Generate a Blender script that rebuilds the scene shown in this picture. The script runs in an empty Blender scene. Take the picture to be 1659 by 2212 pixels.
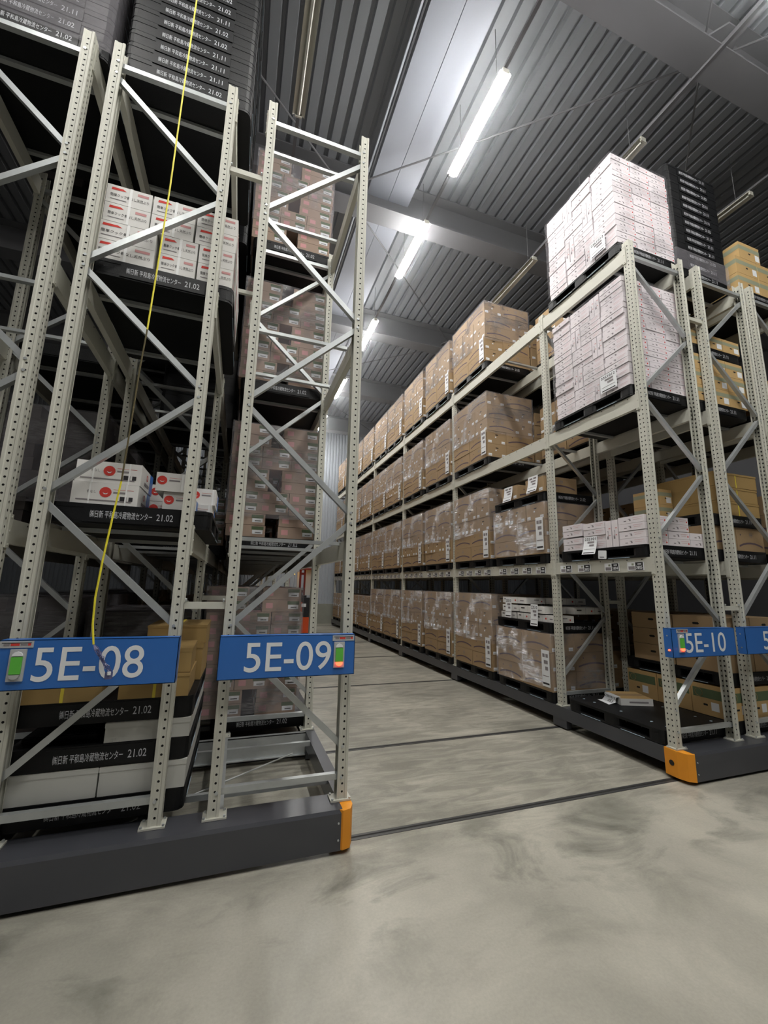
import bpy, math, random
from mathutils import Vector, Matrix
random.seed(7)
S = bpy.context.scene
COL = S.collection

# ---------------- camera, world, exposure ----------------
YAW, PITCH, ROLL, FPX = 0.3328, 0.1784, 0.022, 888.83
fw = Vector((math.sin(YAW)*math.cos(PITCH), math.cos(YAW)*math.cos(PITCH), math.sin(PITCH)))
ri0 = Vector((math.cos(YAW), -math.sin(YAW), 0)); up0 = ri0.cross(fw)
ri = math.cos(ROLL)*ri0 + math.sin(ROLL)*up0
up = -math.sin(ROLL)*ri0 + math.cos(ROLL)*up0
cam = bpy.data.cameras.new('camera'); cam.sensor_fit = 'VERTICAL'; cam.sensor_height = 36
cam.lens = FPX/2212*36; cam.clip_start = 0.05; cam.clip_end = 200
camo = bpy.data.objects.new('camera', cam); COL.objects.link(camo)
camo.matrix_world = Matrix(((ri.x, up.x, -fw.x, -0.7622), (ri.y, up.y, -fw.y, -3.4001), (ri.z, up.z, -fw.z, 1.9204), (0, 0, 0, 1)))
S.camera = camo
W = bpy.data.worlds.new('world'); S.world = W; W.use_nodes = True
W.node_tree.nodes['Background'].inputs[0].default_value = (0.6, 0.65, 0.75, 1)
W.node_tree.nodes['Background'].inputs[1].default_value = 0.002
S.view_settings.view_transform = 'Standard'; S.view_settings.look = 'None'
S.view_settings.gamma = 1; S.view_settings.exposure = 1.68; S.view_settings.use_curve_mapping = False
S.cycles.max_bounces = 5; S.cycles.diffuse_bounces = 3; S.cycles.glossy_bounces = 2; S.cycles.volume_bounces = 0; S.cycles.transparent_max_bounces = 8; S.cycles.adaptive_threshold = .02
S.cycles.sample_clamp_indirect = 4; S.cycles.use_denoising = True
LAMP = 40.0          # radiance of the tubes
Z_L = 9.0            # lamp height

# ---------------- materials ----------------
def srgb(r, g, b):
    f = lambda c: (c/255/12.92) if c/255 <= .04045 else ((c/255+.055)/1.055)**2.4
    return (f(r), f(g), f(b), 1)
def mat(name, col, rough=.6, metal=0, noise=0, nscale=8, emit=0, bump=0, bscale=40, stretch=(1, 1, 1), spec=.5):
    m = bpy.data.materials.new(name); m.use_nodes = True; nt = m.node_tree; b = nt.nodes['Principled BSDF']
    b.inputs['Base Color'].default_value = col; b.inputs['Roughness'].default_value = rough
    b.inputs['Metallic'].default_value = metal; b.inputs['Specular IOR Level'].default_value = spec
    if emit:
        b.inputs['Emission Color'].default_value = col; b.inputs['Emission Strength'].default_value = emit
    tc = nt.nodes.new('ShaderNodeTexCoord'); mp = nt.nodes.new('ShaderNodeMapping'); mp.inputs['Scale'].default_value = stretch
    nt.links.new(tc.outputs['Object'], mp.inputs[0])
    if noise:
        n = nt.nodes.new('ShaderNodeTexNoise'); n.inputs['Scale'].default_value = nscale; n.inputs['Detail'].default_value = 5
        nt.links.new(mp.outputs[0], n.inputs[0])
        r = nt.nodes.new('ShaderNodeMapRange'); r.inputs[3].default_value = 1-noise; r.inputs[4].default_value = 1+noise
        nt.links.new(n.outputs[0], r.inputs[0])
        x = nt.nodes.new('ShaderNodeMix'); x.data_type = 'RGBA'; x.blend_type = 'MULTIPLY'; x.inputs[0].default_value = 1
        x.inputs[6].default_value = col; nt.links.new(r.outputs[0], x.inputs[7]); nt.links.new(x.outputs[2], b.inputs['Base Color'])
    if bump:
        n = nt.nodes.new('ShaderNodeTexNoise'); n.inputs['Scale'].default_value = bscale; nt.links.new(mp.outputs[0], n.inputs[0])
        u = nt.nodes.new('ShaderNodeBump'); u.inputs['Strength'].default_value = bump; u.inputs['Distance'].default_value = .01
        nt.links.new(n.outputs[0], u.inputs['Height']); nt.links.new(u.outputs[0], b.inputs['Normal'])
    return m
M_paint = mat('beige_paint', srgb(196, 195, 183), .5, 0, .04, 6, bump=.15, bscale=300)
M_galv = mat('galvanized_steel', srgb(190, 194, 194), .38, .55, .12, 14, stretch=(1, 1, 1))
M_base = mat('charcoal_paint', srgb(70, 71, 76), .3, .1, .05, 3)
M_orange = mat('orange_paint', srgb(226, 146, 32), .55, 0, .06, 9)
M_blue = mat('blue_sign_paint', srgb(48, 104, 178), .35, 0, .03, 5)
M_white = mat('white_letter_film', srgb(228, 230, 232), .5)
M_plastic = mat('black_plastic', srgb(15, 16, 18), .5, 0, .1, 4, bump=.1, bscale=90, spec=.3)
M_ptext = mat('pale_stencil_ink', srgb(196, 198, 202), .6)
M_cap = mat('pale_nub', srgb(170, 190, 205), .3)
M_brown = mat('brown_cardboard', srgb(160, 134, 100), .75, 0, .07, 3)
M_tan = mat('tan_cardboard', srgb(190, 158, 106), .75, 0, .06, 3)
M_olive = mat('ochre_cardboard', srgb(160, 132, 82), .75, 0, .06, 3)
M_pink = mat('rosy_cardboard', srgb(160, 138, 122), .75, 0, .08, 3)
M_rose = mat('pale_pink_carton', srgb(226, 219, 222), .65, 0, .04, 4)
M_wcard = mat('white_carton', srgb(222, 220, 216), .65, 0, .03, 4)
M_dusk = mat('shade_darkened_carton', srgb(58, 52, 50), .5, 0, .2, 3)  # shade of the deep rack bays put into the carton colour
M_foam = mat('grey_white_carton', srgb(196, 196, 190), .8, 0, .03, 4)
M_pdark = mat('violet_grey_print', srgb(92, 76, 84), .8)
M_pgrey = mat('grey_print', srgb(132, 126, 128), .8)
M_pblack = mat('black_print', srgb(40, 38, 40), .8)
M_pred = mat('red_print', srgb(206, 60, 52), .8)
M_prose = mat('faded_red_print', srgb(205, 150, 150), .8)
M_pgreen = mat('green_print', srgb(88, 104, 74), .8)
M_pteal = mat('grey_green_tape', srgb(146, 150, 126), .7)
M_label = mat('white_label_paper', srgb(232, 234, 236), .7)
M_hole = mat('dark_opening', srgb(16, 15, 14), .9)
M_strap = mat('white_strap', srgb(238, 238, 236), .5)
M_ystrap = mat('yellow_strap', srgb(226, 206, 70), .5)
M_yrope = mat('yellow_rope', srgb(238, 224, 60), .5, 0, .2, 40)
M_drope = mat('shaded_rope', srgb(92, 82, 52), .8, 0, .3, 30)  # middle length of the yellow rope, shade painted into its colour
M_tag = mat('tangled_film', srgb(90, 92, 130), .25, 0, .3, 60)
M_green = mat('green_button', srgb(96, 186, 70), .4)
M_grey = mat('grey_plate', srgb(176, 178, 180), .45)
M_redglow = mat('red_lamp', (1, .05, .02, 1), .4, emit=2.2)
M_redoff = mat('lamp_lens', srgb(170, 172, 170), .3)
M_amber = mat('amber_beacon', (1, .42, .03, 1), .4, emit=8)
M_lampbody = mat('lamp_housing', srgb(205, 204, 192), .5)
M_tube = mat('lit_tube', (1, .985, .95, 1), .4, emit=LAMP)
M_tubeoff = mat('unlit_tube', srgb(214, 214, 205), .35)
M_deck = mat('roof_deck_steel', srgb(116, 119, 124), .55, .1, .1, 1.5, stretch=(1, .3, 1))
M_gird = mat('girder_paint', srgb(96, 96, 99), .6, 0, .08, 2)
M_duct = mat('smooth_soffit', srgb(138, 142, 152), .6, 0, .05, .7)
M_wall = mat('ribbed_wall_steel', srgb(176, 182, 190), .5, .1, .06, 2, stretch=(1, 1, .3))
M_kerb = mat('kerb_concrete', srgb(150, 152, 142), .85, 0, .12, 3)
M_tor = mat('truck_orange', srgb(214, 84, 36), .4)
M_tred = mat('truck_dark_red', srgb(120, 34, 26), .45)
M_tdark = mat('truck_black', srgb(30, 31, 35), .5)
M_rail = mat('rail_steel', srgb(84, 84, 84), .45, .6, .15, 6)
M_rub = mat('rubber', srgb(30, 28, 26), .8)

def concrete():
    m = bpy.data.materials.new('trowelled_concrete'); m.use_nodes = True; nt = m.node_tree; N = nt.nodes; Lk = nt.links; b = N['Principled BSDF']
    tc = N.new('ShaderNodeTexCoord')
    def noise(scale, st, detail=6, rough=.6, dist=0):
        mp = N.new('ShaderNodeMapping'); mp.inputs['Scale'].default_value = st; Lk.new(tc.outputs['Object'], mp.inputs[0])
        n = N.new('ShaderNodeTexNoise'); n.inputs['Scale'].default_value = scale; n.inputs['Detail'].default_value = detail
        n.inputs['Roughness'].default_value = rough; n.inputs['Distortion'].default_value = dist; Lk.new(mp.outputs[0], n.inputs[0]); return n
    def ramp(src, a, c, ca, cb):
        r = N.new('ShaderNodeValToRGB'); r.color_ramp.elements[0].position = a; r.color_ramp.elements[1].position = c
        r.color_ramp.elements[0].color = ca; r.color_ramp.elements[1].color = cb; Lk.new(src, r.inputs[0]); return r
    def mix(f, a, c, mode='MIX'):
        x = N.new('ShaderNodeMix'); x.data_type = 'RGBA'; x.blend_type = mode
        for s, i in ((f, 0), (a, 6), (c, 7)):
            if hasattr(s, 'is_output'): Lk.new(s, x.inputs[i])
            else: x.inputs[i].default_value = s
        return x.outputs[2]
    big = ramp(noise(.9, (1, 1, 1), 6, .6, .4).outputs[0], .38, .66, srgb(152, 149, 138), srgb(180, 176, 163)).outputs[0]
    swirl = ramp(noise(3.0, (.5, 2.2, 1), 9, .66, 1.1).outputs[0], .42, .62, (.70, .70, .69, 1), (1.08, 1.08, 1.07, 1)).outputs[0]
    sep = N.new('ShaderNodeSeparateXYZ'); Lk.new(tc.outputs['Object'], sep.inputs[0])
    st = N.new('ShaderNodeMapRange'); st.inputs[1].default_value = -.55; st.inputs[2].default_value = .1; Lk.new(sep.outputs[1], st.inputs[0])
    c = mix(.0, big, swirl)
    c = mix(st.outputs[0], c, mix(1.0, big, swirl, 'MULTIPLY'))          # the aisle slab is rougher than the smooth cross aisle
    # dark tyre stains along the front of the racks
    n = noise(1.7, (.7, 1.2, 1), 7, .62, .6)
    band = N.new('ShaderNodeMapRange'); band.inputs[1].default_value = .95; band.inputs[2].default_value = .1
    ab = N.new('ShaderNodeMath'); ab.operation = 'ADD'; ab.inputs[1].default_value = .55; Lk.new(sep.outputs[1], ab.inputs[0])
    ab2 = N.new('ShaderNodeMath'); ab2.operation = 'ABSOLUTE'; Lk.new(ab.outputs[0], ab2.inputs[0]); Lk.new(ab2.outputs[0], band.inputs[0])
    sr = ramp(n.outputs[0], .50, .68, (0, 0, 0, 1), (1, 1, 1, 1))
    mu = N.new('ShaderNodeMath'); mu.operation = 'MULTIPLY'; Lk.new(sr.outputs[0], mu.inputs[0]); Lk.new(band.outputs[0], mu.inputs[1])
    mu2 = N.new('ShaderNodeMath'); mu2.operation = 'MULTIPLY'; Lk.new(mu.outputs[0], mu2.inputs[0]); mu2.inputs[1].default_value = .9
    c = mix(mu2.outputs[0], c, srgb(92, 92, 84))
    fine = ramp(noise(60, (1, 1, 1), 3).outputs[0], .3, .7, (.93, .93, .93, 1), (1.05, 1.05, 1.05, 1)).outputs[0]
    c = mix(1.0, c, fine, 'MULTIPLY')
    Lk.new(c, b.inputs['Base Color'])
    rr = N.new('ShaderNodeMapRange'); rr.inputs[3].default_value = .26; rr.inputs[4].default_value = .56
    Lk.new(noise(1.3, (1, 1, 1), 5).outputs[0], rr.inputs[0]); Lk.new(rr.outputs[0], b.inputs['Roughness'])
    bu = N.new('ShaderNodeBump'); bu.inputs['Strength'].default_value = .25; bu.inputs['Distance'].default_value = .004
    Lk.new(noise(9, (.6, 1.6, 1), 8, .7, .8).outputs[0], bu.inputs['Height']); Lk.new(bu.outputs[0], b.inputs['Normal'])
    return m
M_conc = concrete()

def film(name='stretch_film', hi=.8, milk=.13):
    m = bpy.data.materials.new(name); m.use_nodes = True; nt = m.node_tree; N = nt.nodes; Lk = nt.links; N.clear()
    out = N.new('ShaderNodeOutputMaterial'); tr = N.new('ShaderNodeBsdfTransparent'); gl = N.new('ShaderNodeBsdfGlossy'); df = N.new('ShaderNodeBsdfDiffuse')
    gl.inputs['Roughness'].default_value = .24; df.inputs[0].default_value = (.60, .57, .62, 1)
    tc = N.new('ShaderNodeTexCoord'); mp = N.new('ShaderNodeMapping'); mp.inputs['Scale'].default_value = (1.6, 1.6, 9)
    mp.inputs['Rotation'].default_value = (.16, .12, 0); Lk.new(tc.outputs['Object'], mp.inputs[0])
    n = N.new('ShaderNodeTexNoise'); n.inputs['Scale'].default_value = 3.2; n.inputs['Detail'].default_value = 8; n.inputs['Roughness'].default_value = .68
    n.inputs['Distortion'].default_value = 1.4; Lk.new(mp.outputs[0], n.inputs[0])
    bu = N.new('ShaderNodeBump'); bu.inputs['Strength'].default_value = 1; bu.inputs['Distance'].default_value = .34; Lk.new(n.outputs[0], bu.inputs['Height'])
    Lk.new(bu.outputs[0], gl.inputs['Normal'])
    a = N.new('ShaderNodeMixShader'); r = N.new('ShaderNodeMapRange'); r.inputs[1].default_value = .35; r.inputs[2].default_value = .65
    r.inputs[3].default_value = .05; r.inputs[4].default_value = hi
    n2 = N.new('ShaderNodeTexNoise'); n2.inputs['Scale'].default_value = 2.6; n2.inputs['Detail'].default_value = 3; Lk.new(tc.outputs['Object'], n2.inputs[0])
    r2 = N.new('ShaderNodeMapRange'); r2.inputs[1].default_value = .48; r2.inputs[2].default_value = .6; Lk.new(n2.outputs[0], r2.inputs[0])
    r3 = N.new('ShaderNodeMapRange'); r3.inputs[3].default_value = .05; r3.inputs[4].default_value = 1; Lk.new(r2.outputs[0], r3.inputs[0])
    mu = N.new('ShaderNodeMath'); mu.operation = 'MULTIPLY'; Lk.new(n.outputs[0], r.inputs[0]); Lk.new(r.outputs[0], mu.inputs[0]); Lk.new(r3.outputs[0], mu.inputs[1])
    Lk.new(mu.outputs[0], a.inputs[0]); Lk.new(tr.outputs[0], a.inputs[1]); Lk.new(gl.outputs[0], a.inputs[2])
    c = N.new('ShaderNodeMixShader'); c.inputs[0].default_value = milk; Lk.new(a.outputs[0], c.inputs[1]); Lk.new(df.outputs[0], c.inputs[2])
    Lk.new(c.outputs[0], out.inputs[0]); return m
M_film = film(); M_film2 = film('thin_stretch_film', .3, .05)

# ---------------- mesh helpers ----------------
class MB:
    def __init__(s): s.v = []; s.f = []; s.m = []; s.mats = []
    def mi(s, m):
        if m not in s.mats: s.mats.append(m)
        return s.mats.index(m)
    def add(s, vs, fs, m):
        k = len(s.v); i = s.mi(m); s.v += [tuple(v) for v in vs]
        for f in fs: s.f.append(tuple(a+k for a in f)); s.m.append(i)
    def box(s, x0, x1, y0, y1, z0, z1, m):
        s.add([(x0,y0,z0),(x1,y0,z0),(x1,y1,z0),(x0,y1,z0),(x0,y0,z1),(x1,y0,z1),(x1,y1,z1),(x0,y1,z1)],
              [(0,3,2,1),(4,5,6,7),(0,1,5,4),(1,2,6,5),(2,3,7,6),(3,0,4,7)], m)
    def prism(s, pts, z0, z1, m):            # outline in plan, counter-clockwise
        n = len(pts)
        s.add([(x,y,z0) for x,y in pts]+[(x,y,z1) for x,y in pts],
              [tuple(range(n-1,-1,-1)), tuple(range(n,2*n))]+[(i,(i+1)%n,n+(i+1)%n,n+i) for i in range(n)], m)
    def rprism(s, x0, x1, y0, y1, z0, z1, r, m, n=3):
        p = []
        for cx, cy, a0 in ((x1-r,y0+r,-90),(x1-r,y1-r,0),(x0+r,y1-r,90),(x0+r,y0+r,180)):
            for k in range(n+1):
                a = math.radians(a0+90*k/n); p.append((cx+r*math.cos(a), cy+r*math.sin(a)))
        s.prism(p, z0, z1, m)
    def bar(s, p, q, w, h, m, upv=(0,0,1)):
        p = Vector(p); q = Vector(q); d = (q-p).normalized(); u = Vector(upv); a = d.cross(u)
        if a.length < 1e-4: a = d.cross(Vector((1,0,0)))
        a.normalize(); b = a.cross(d); c = []
        for e in (p, q):
            for i, j in ((-1,-1),(1,-1),(1,1),(-1,1)): c.append(e+a*i*w/2+b*j*h/2)
        s.add(c, [(0,1,2,3),(7,6,5,4),(4,5,1,0),(5,6,2,1),(6,7,3,2),(7,4,0,3)], m)
    def tube(s, pts, r, m, n=6):
        vs = []; fs = []; P = [Vector(p) for p in pts]
        for i, p in enumerate(P):
            d = (P[min(i+1,len(P)-1)]-P[max(i-1,0)]).normalized(); a = d.cross(Vector((.3,.9,.1))).normalized(); b = d.cross(a)
            rr = r[i] if isinstance(r, (list, tuple)) else r
            for k in range(n):
                t = 2*math.pi*k/n; vs.append(p+a*rr*math.cos(t)+b*rr*math.sin(t))
        for i in range(len(P)-1):
            for k in range(n): fs.append((i*n+k, i*n+(k+1)%n, (i+1)*n+(k+1)%n, (i+1)*n+k))
        fs += [tuple(range(n-1,-1,-1)), tuple((len(P)-1)*n+k for k in range(n))]
        s.add(vs, fs, m)
    # flat print on one of four vertical faces; (u right, v up) seen from outside; c = centre of box bottom, hx hy half sizes
    def fmap(s, face, hx, hy, e=.0015):
        return {'x-': lambda u,v: (-hx-e,-u,v), 'x+': lambda u,v: (hx+e,u,v), 'y-': lambda u,v: (u,-hy-e,v), 'y+': lambda u,v: (-u,hy+e,v)}[face]
    def rect(s, F, u0, u1, v0, v1, m): s.add([F(u0,v0),F(u1,v0),F(u1,v1),F(u0,v1)], [(0,1,2,3)], m)
    def poly(s, F, pts, m): s.add([F(*p) for p in pts], [tuple(range(len(pts)))], m)
    def ring(s, F, cu, cv, r0, r1, m, n=12):
        vs = []
        for k in range(n):
            a = 2*math.pi*k/n; vs += [F(cu+r0*math.cos(a), cv+r0*math.sin(a)), F(cu+r1*math.cos(a), cv+r1*math.sin(a))]
        s.add(vs, [(2*k, 2*k+1, (2*k+3)%(2*n), (2*k+2)%(2*n)) for k in range(n)], m)
    def disc(s, F, cu, cv, r, m, n=12): s.poly(F, [(cu+r*math.cos(2*math.pi*k/n), cv+r*math.sin(2*math.pi*k/n)) for k in range(n)], m)
    def text(s, F, body, u0, u1, v0, v1, m, off=.004):
        V, Fc = glyphs(body, off)
        xs = [a for a,_ in V]; ys = [b for _,b in V]; ax, bx, ay, by = min(xs), max(xs), min(ys), max(ys)
        s.add([F(u0+(a-ax)/(bx-ax)*(u1-u0), v0+(b-ay)/(by-ay)*(v1-v0)) for a,b in V], Fc, m)
    def mesh(s, name, smooth=False):
        me = bpy.data.meshes.new(name); me.from_pydata(s.v, [], s.f)
        for m in s.mats: me.materials.append(m)
        me.polygons.foreach_set('material_index', s.m)
        if smooth: me.polygons.foreach_set('use_smooth', [True]*len(s.f))
        me.update(); return me
_g = {}
def glyphs(body, off):
    k = (body, off)
    if k not in _g:
        c = bpy.data.curves.new('t', 'FONT'); c.body = body; c.resolution_u = 5 if body.startswith('5E') else 2; c.offset = off
        o = bpy.data.objects.new('t', c); COL.objects.link(o); bpy.context.view_layer.update()
        me = bpy.data.meshes.new_from_object(o.evaluated_get(bpy.context.evaluated_depsgraph_get()))
        _g[k] = ([(v.co.x, v.co.y) for v in me.vertices], [tuple(p.vertices) for p in me.polygons])
        bpy.data.objects.remove(o); bpy.data.curves.remove(c); bpy.data.meshes.remove(me)
    return _g[k]
def put(name, me, parent=None, loc=(0,0,0), rz=0, label=None, cat=None, group=None, kind=None, rot=None):
    o = bpy.data.objects.new(name, me); COL.objects.link(o); o.location = loc
    o.rotation_euler = rot if rot else (0, 0, rz)
    if parent is not None: o.parent = parent
    for k, v in (('label', label), ('category', cat), ('group', group), ('kind', kind)):
        if v: o[k] = v
    return o
def thing(name, label, cat, loc=(0,0,0), rz=0, group=None): return put(name, None, None, loc, rz, label, cat, group)
def one(name, mb, parent=None, **k): return put(name, mb.mesh(name), parent, **k)
def struct(name, mb, parent=None, **k): return put(name, mb.mesh(name), parent, kind='structure' if parent is None else None, **k)
ORD = ['lowest', 'second', 'third', 'fourth', 'fifth', 'sixth', 'seventh', 'eighth', 'ninth', 'tenth', 'eleventh', 'twelfth', 'thirteenth', 'fourteenth']
PI = math.pi

# ---------------- room ----------------
m = MB(); m.add([(-12,-14,0),(16,-14,0),(16,18,0),(-12,18,0)], [(0,1,2,3)], M_conc); struct('floor', m)
# corrugated roof deck, ribs run along the aisle
m = MB(); x = -12.0; vs = []; prof = []
while x < 16: prof += [(x, 10.25), (x+.15, 10.25), (x+.17, 10.33), (x+.225, 10.33)]; x += .245
m.add([(a,-14,z) for a,z in prof]+[(a,18,z) for a,z in prof], [(i, i+len(prof), i+1+len(prof), i+1) for i in range(len(prof)-1)], M_deck)
struct('ceiling', m)
m = MB(); prof = []; x = -12.0
while x < 16: prof += [(x, 18.0), (x+.09, 18.0), (x+.105, 18.03), (x+.145, 18.03)]; x += .16
m.add([(a,b,.95) for a,b in prof]+[(a,b,10.4) for a,b in prof], [(i, i+1, i+1+len(prof), i+len(prof)) for i in range(len(prof)-1)], M_wall)
struct('wall_back', m)
for nm, a in (('wall_left', (-12.1,-12,-14,18,0,10.4)), ('wall_right', (16,16.1,-14,18,0,10.4)), ('wall_front', (-12,16,-14.1,-14,0,10.4))):
    m = MB(); m.box(*a, M_gird); struct(nm, m)
m = MB(); m.box(-12, 16, 17.86, 18.06, 0, .97, M_kerb); struct('baseboard_back', m)
# roof girders across the aisles (I sections)
m = MB()
for y in (-8.6, -4.6, -.65, 3.4, 7.45, 11.6, 15.8):
    m.box(-12, 16, y, y+.42, 9.5, 9.53, M_gird); m.box(-12, 16, y+.2, y+.22, 9.53, 10.23, M_gird); m.box(-12, 16, y, y+.42, 10.22, 10.245, M_gird)
struct('trim_1', m)
# wide smooth soffit running the length of the hall, left of the lamp row
m = MB()
for x0, x1 in ((1.13, 1.59), (1.60, 2.04)): m.box(x0, x1, -14, 18, 9.93, 10.2, M_duct)
m.box(1.02, 1.05, -14, 18, 9.98, 10.03, M_wall); m.box(1.08, 1.10, -14, 18, 9.98, 10.03, M_wall)
struct('trim_2', m)
# wind bracing rods and gusset plates under the deck
m = MB()
for (a, b) in (((5.19,-.3),(.6,3.5)), ((5.19,-.3),(9.6,3.5)), ((5.19,-.3),(9.6,-4.5)), ((5.19,-.3),(.6,-4.5)), ((.6,3.5),(5.19,7.55)), ((5.19,7.55),(9.6,3.5)), ((.6,11.7),(5.19,7.55)),
               ((.6,3.5),(-4,-.3)), ((.6,-4.5),(-4,-.3)), ((5.19,7.55),(9.6,11.7)), ((.6,11.7),(5.19,15.9))):
    m.tube([(a[0],a[1],9.75),(b[0],b[1],9.75)], .016, M_gird)
for cx, cy in ((5.19,-.44), (.6,3.6), (5.19,7.6), (.6,11.8)):
    m.prism([(cx-.3,cy-.05),(cx-.12,cy-.32),(cx+.12,cy-.32),(cx+.3,cy-.05),(cx+.3,cy+.05),(cx+.12,cy+.32),(cx-.12,cy+.32),(cx-.3,cy+.05)], 9.72, 9.75, M_gird)
for cx in (-2.2, 5.19): m.box(cx-.03, cx+.03, -14, 18, 9.55, 9.68, M_gird)
struct('trim_3', m)
# floor rails
for i, y in enumerate((.043, 1.728, 4.794, 7.88, 10.84, 13.9, 16.7)):
    m = MB(); m.box(-12, 16, y-.036, y-.008, -.01, .003, M_rail); m.box(-12, 16, y-.008, y+.012, -.01, .0012, M_rub); m.box(-12, 16, y+.012, y+.036, -.01, .003, M_rail)
    struct('trim_%d' % (i+4), m)

# ---------------- lamps ----------------
def lamp_parts(lit):
    b = MB(); L = 1.56
    b.prism([(-.03,0),(.03,0),(.03,L),(-.03,L)], .035, .075, M_lampbody)
    for s in (-1, 1): b.add([(s*.03,0,.055),(s*.09,0,.0),(s*.09,L,.0),(s*.03,L,.055),(s*.03,0,.06),(s*.094,0,.0),(s*.094,L,.0),(s*.03,L,.06)], [(0,1,2,3),(4,7,6,5),(1,5,6,2),(0,4,5,1),(3,2,6,7)], M_lampbody)
    t = MB(); t.tube([(0,.03,.01),(0,L-.03,.01)], .07 if lit else .022, M_tube if lit else M_tubeoff, 8)
    e = MB(); e.box(-.05, .05, -.012, .01, -.02, .06, M_lampbody)
    return b.mesh('housing'), t.mesh('tube'), e.mesh('end_cap')
LP = {True: lamp_parts(True), False: lamp_parts(False)}
hang = MB()
for y in (.25, 1.3): hang.tube([(.036,y,.055),(.036,y,1.2)], .006, M_gird, 4)
hang = hang.mesh('hanger')
YL = (.39, 2.97, 6.2, 9.64, 13.05, 15.9)
PL = ['nearest', 'second', 'third', 'fourth', 'fifth', 'sixth']
def lamp(x, y, lit, label, group=None):
    t = thing('strip_lamp', label, 'lamp', (x, y, Z_L), 0, group)
    for n, me in zip(('housing', 'tube', 'end_cap'), LP[lit]): put(n, me, t)
    put('end_cap', LP[lit][2], t, (0, 1.552, 0)); put('hanger', hang, t); return t
for i, y in enumerate(YL): lamp(2.2, y, True, 'lit white strip lamp over the open aisle, %s from the front' % PL[i])
for rx, nm in ((-.45, 'above rack 5E-09'), (4.78, 'above rack 5E-10'), (7.4, 'right of the tall pallet stack')):
    for i, y in enumerate(YL[:4]): lamp(rx, y, False, 'unlit grey strip lamp %s, %s from the front' % (nm, PL[i]))
for rx, nr in ((-3.1, 'outer left'), (-.45, 'inner left'), (2.2, 'centre'), (4.78, 'right')):
    for i, y in enumerate((-2.86, -6.2)): lamp(rx, y, True, 'lit strip lamp over the cross aisle, %s row, %s one' % (nr, ('near', 'far')[i]), 'lit lamps over the cross aisle')
for rx, n in ((2.2, 'above the open aisle'), (-.45, 'above rack 5E-09'), (4.78, 'above rack 5E-10'), (7.4, 'above the racks right of 5E-11')):
    m = MB(); m.box(rx-.025, rx+.025, -8, 17.8, Z_L+.08, Z_L+.12, M_gird); one('lamp_track', m, label='thin grey steel lamp track running lengthwise %s' % n, cat='track')

# ---------------- rack parts ----------------
FY = (.05, 1.685, 4.75, 7.84, 10.80, 13.85, 16.85)
WP, DP, HP, ZB = .08, .10, 6.475, .294
NODE = [6.21-.93*k for k in range(7)]
LV = ((2.15, 2.32), (4.155, 4.34), (6.197, 6.40))
def make_post():
    m = MB(); pitch = .056; n = int((HP-ZB-.03)/pitch); z0 = .02
    def holes(P, u0, u1, r, dia):
        for k in range(n):
            v0 = z0+k*pitch; v1 = v0+pitch; um = (u0+u1)/2; vm = (v0+v1)/2
            o = [(u1,vm),(u1,v1),(um,v1),(u0,v1),(u0,vm),(u0,v0),(um,v0),(u1,v0)]
            i = [(um+r*(1 if (not dia or a % 2 == 0) else .75)*math.cos(a*PI/4), vm+r*(1.0 if not dia else 1.25)*math.sin(a*PI/4)*(1 if (not dia or a % 2 == 0) else .75)) for a in range(8)]
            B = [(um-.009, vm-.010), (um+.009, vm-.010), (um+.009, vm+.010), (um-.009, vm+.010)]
            m.add([P(*q, .004) for q in B], [(0,1,2,3)], M_hole)  # dark plate behind each hole, painted stand-in for shade inside the post
            m.add([P(*q) for q in o]+[P(*q) for q in i], [(a, (a+1) % 8, 8+(a+1) % 8, 8+a) for a in range(8)], M_paint)
        e = z0+n*pitch
        m.add([P(u0,0),P(u1,0),P(u1,z0),P(u0,z0),P(u0,e),P(u1,e),P(u1,HP-ZB),P(u0,HP-ZB)], [(0,1,2,3),(4,5,6,7)], M_paint)
    H = HP-ZB
    def quad(pts):
        m.add([(a,b,0) for a,b in pts]+[(a,b,H) for a,b in pts], [(i, i+1, i+1+len(pts), i+len(pts)) for i in range(len(pts)-1)], M_paint)
    for yy, s in ((0, 1), (DP, -1)):
        holes(lambda u, v, d=0: (u, yy+s*(.005+d), v), .024, .056, .0085, False)
        quad([(0,yy),(.018,yy),(.024,yy+s*.005)]); quad([(.056,yy+s*.005),(.062,yy),(WP,yy),(WP,yy+s*.014)])
    quad([(0,0),(0,.012)]); quad([(0,.043),(.004,.05),(0,.057)]); quad([(0,.088),(0,DP)])
    holes(lambda u, v, d=0: (d, u, v), .012, .043, .0095, True); holes(lambda u, v, d=0: (d, u, v), .057, .088, .0095, True)
    return m.mesh('post')
ME_post = make_post()
m = MB(); m.box(-.03, .13, -.018, .10, 0, .012, M_paint)
for a, b in ((-.018,-.008),(.115,-.008),(-.015,.085),(.115,.085)): m.tube([(a,b,.01),(a,b,.024)], .009, M_galv)
ME_foot = m.mesh('foot_plate'); m = MB(); m.box(-.13, .03, -.018, .10, 0, .012, M_paint)
for a, b in ((.018,-.008),(-.115,-.008),(.015,.085),(-.115,.085)): m.tube([(a,b,.01),(a,b,.024)], .009, M_galv)
ME_foot2 = m.mesh('foot_plate')
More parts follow.
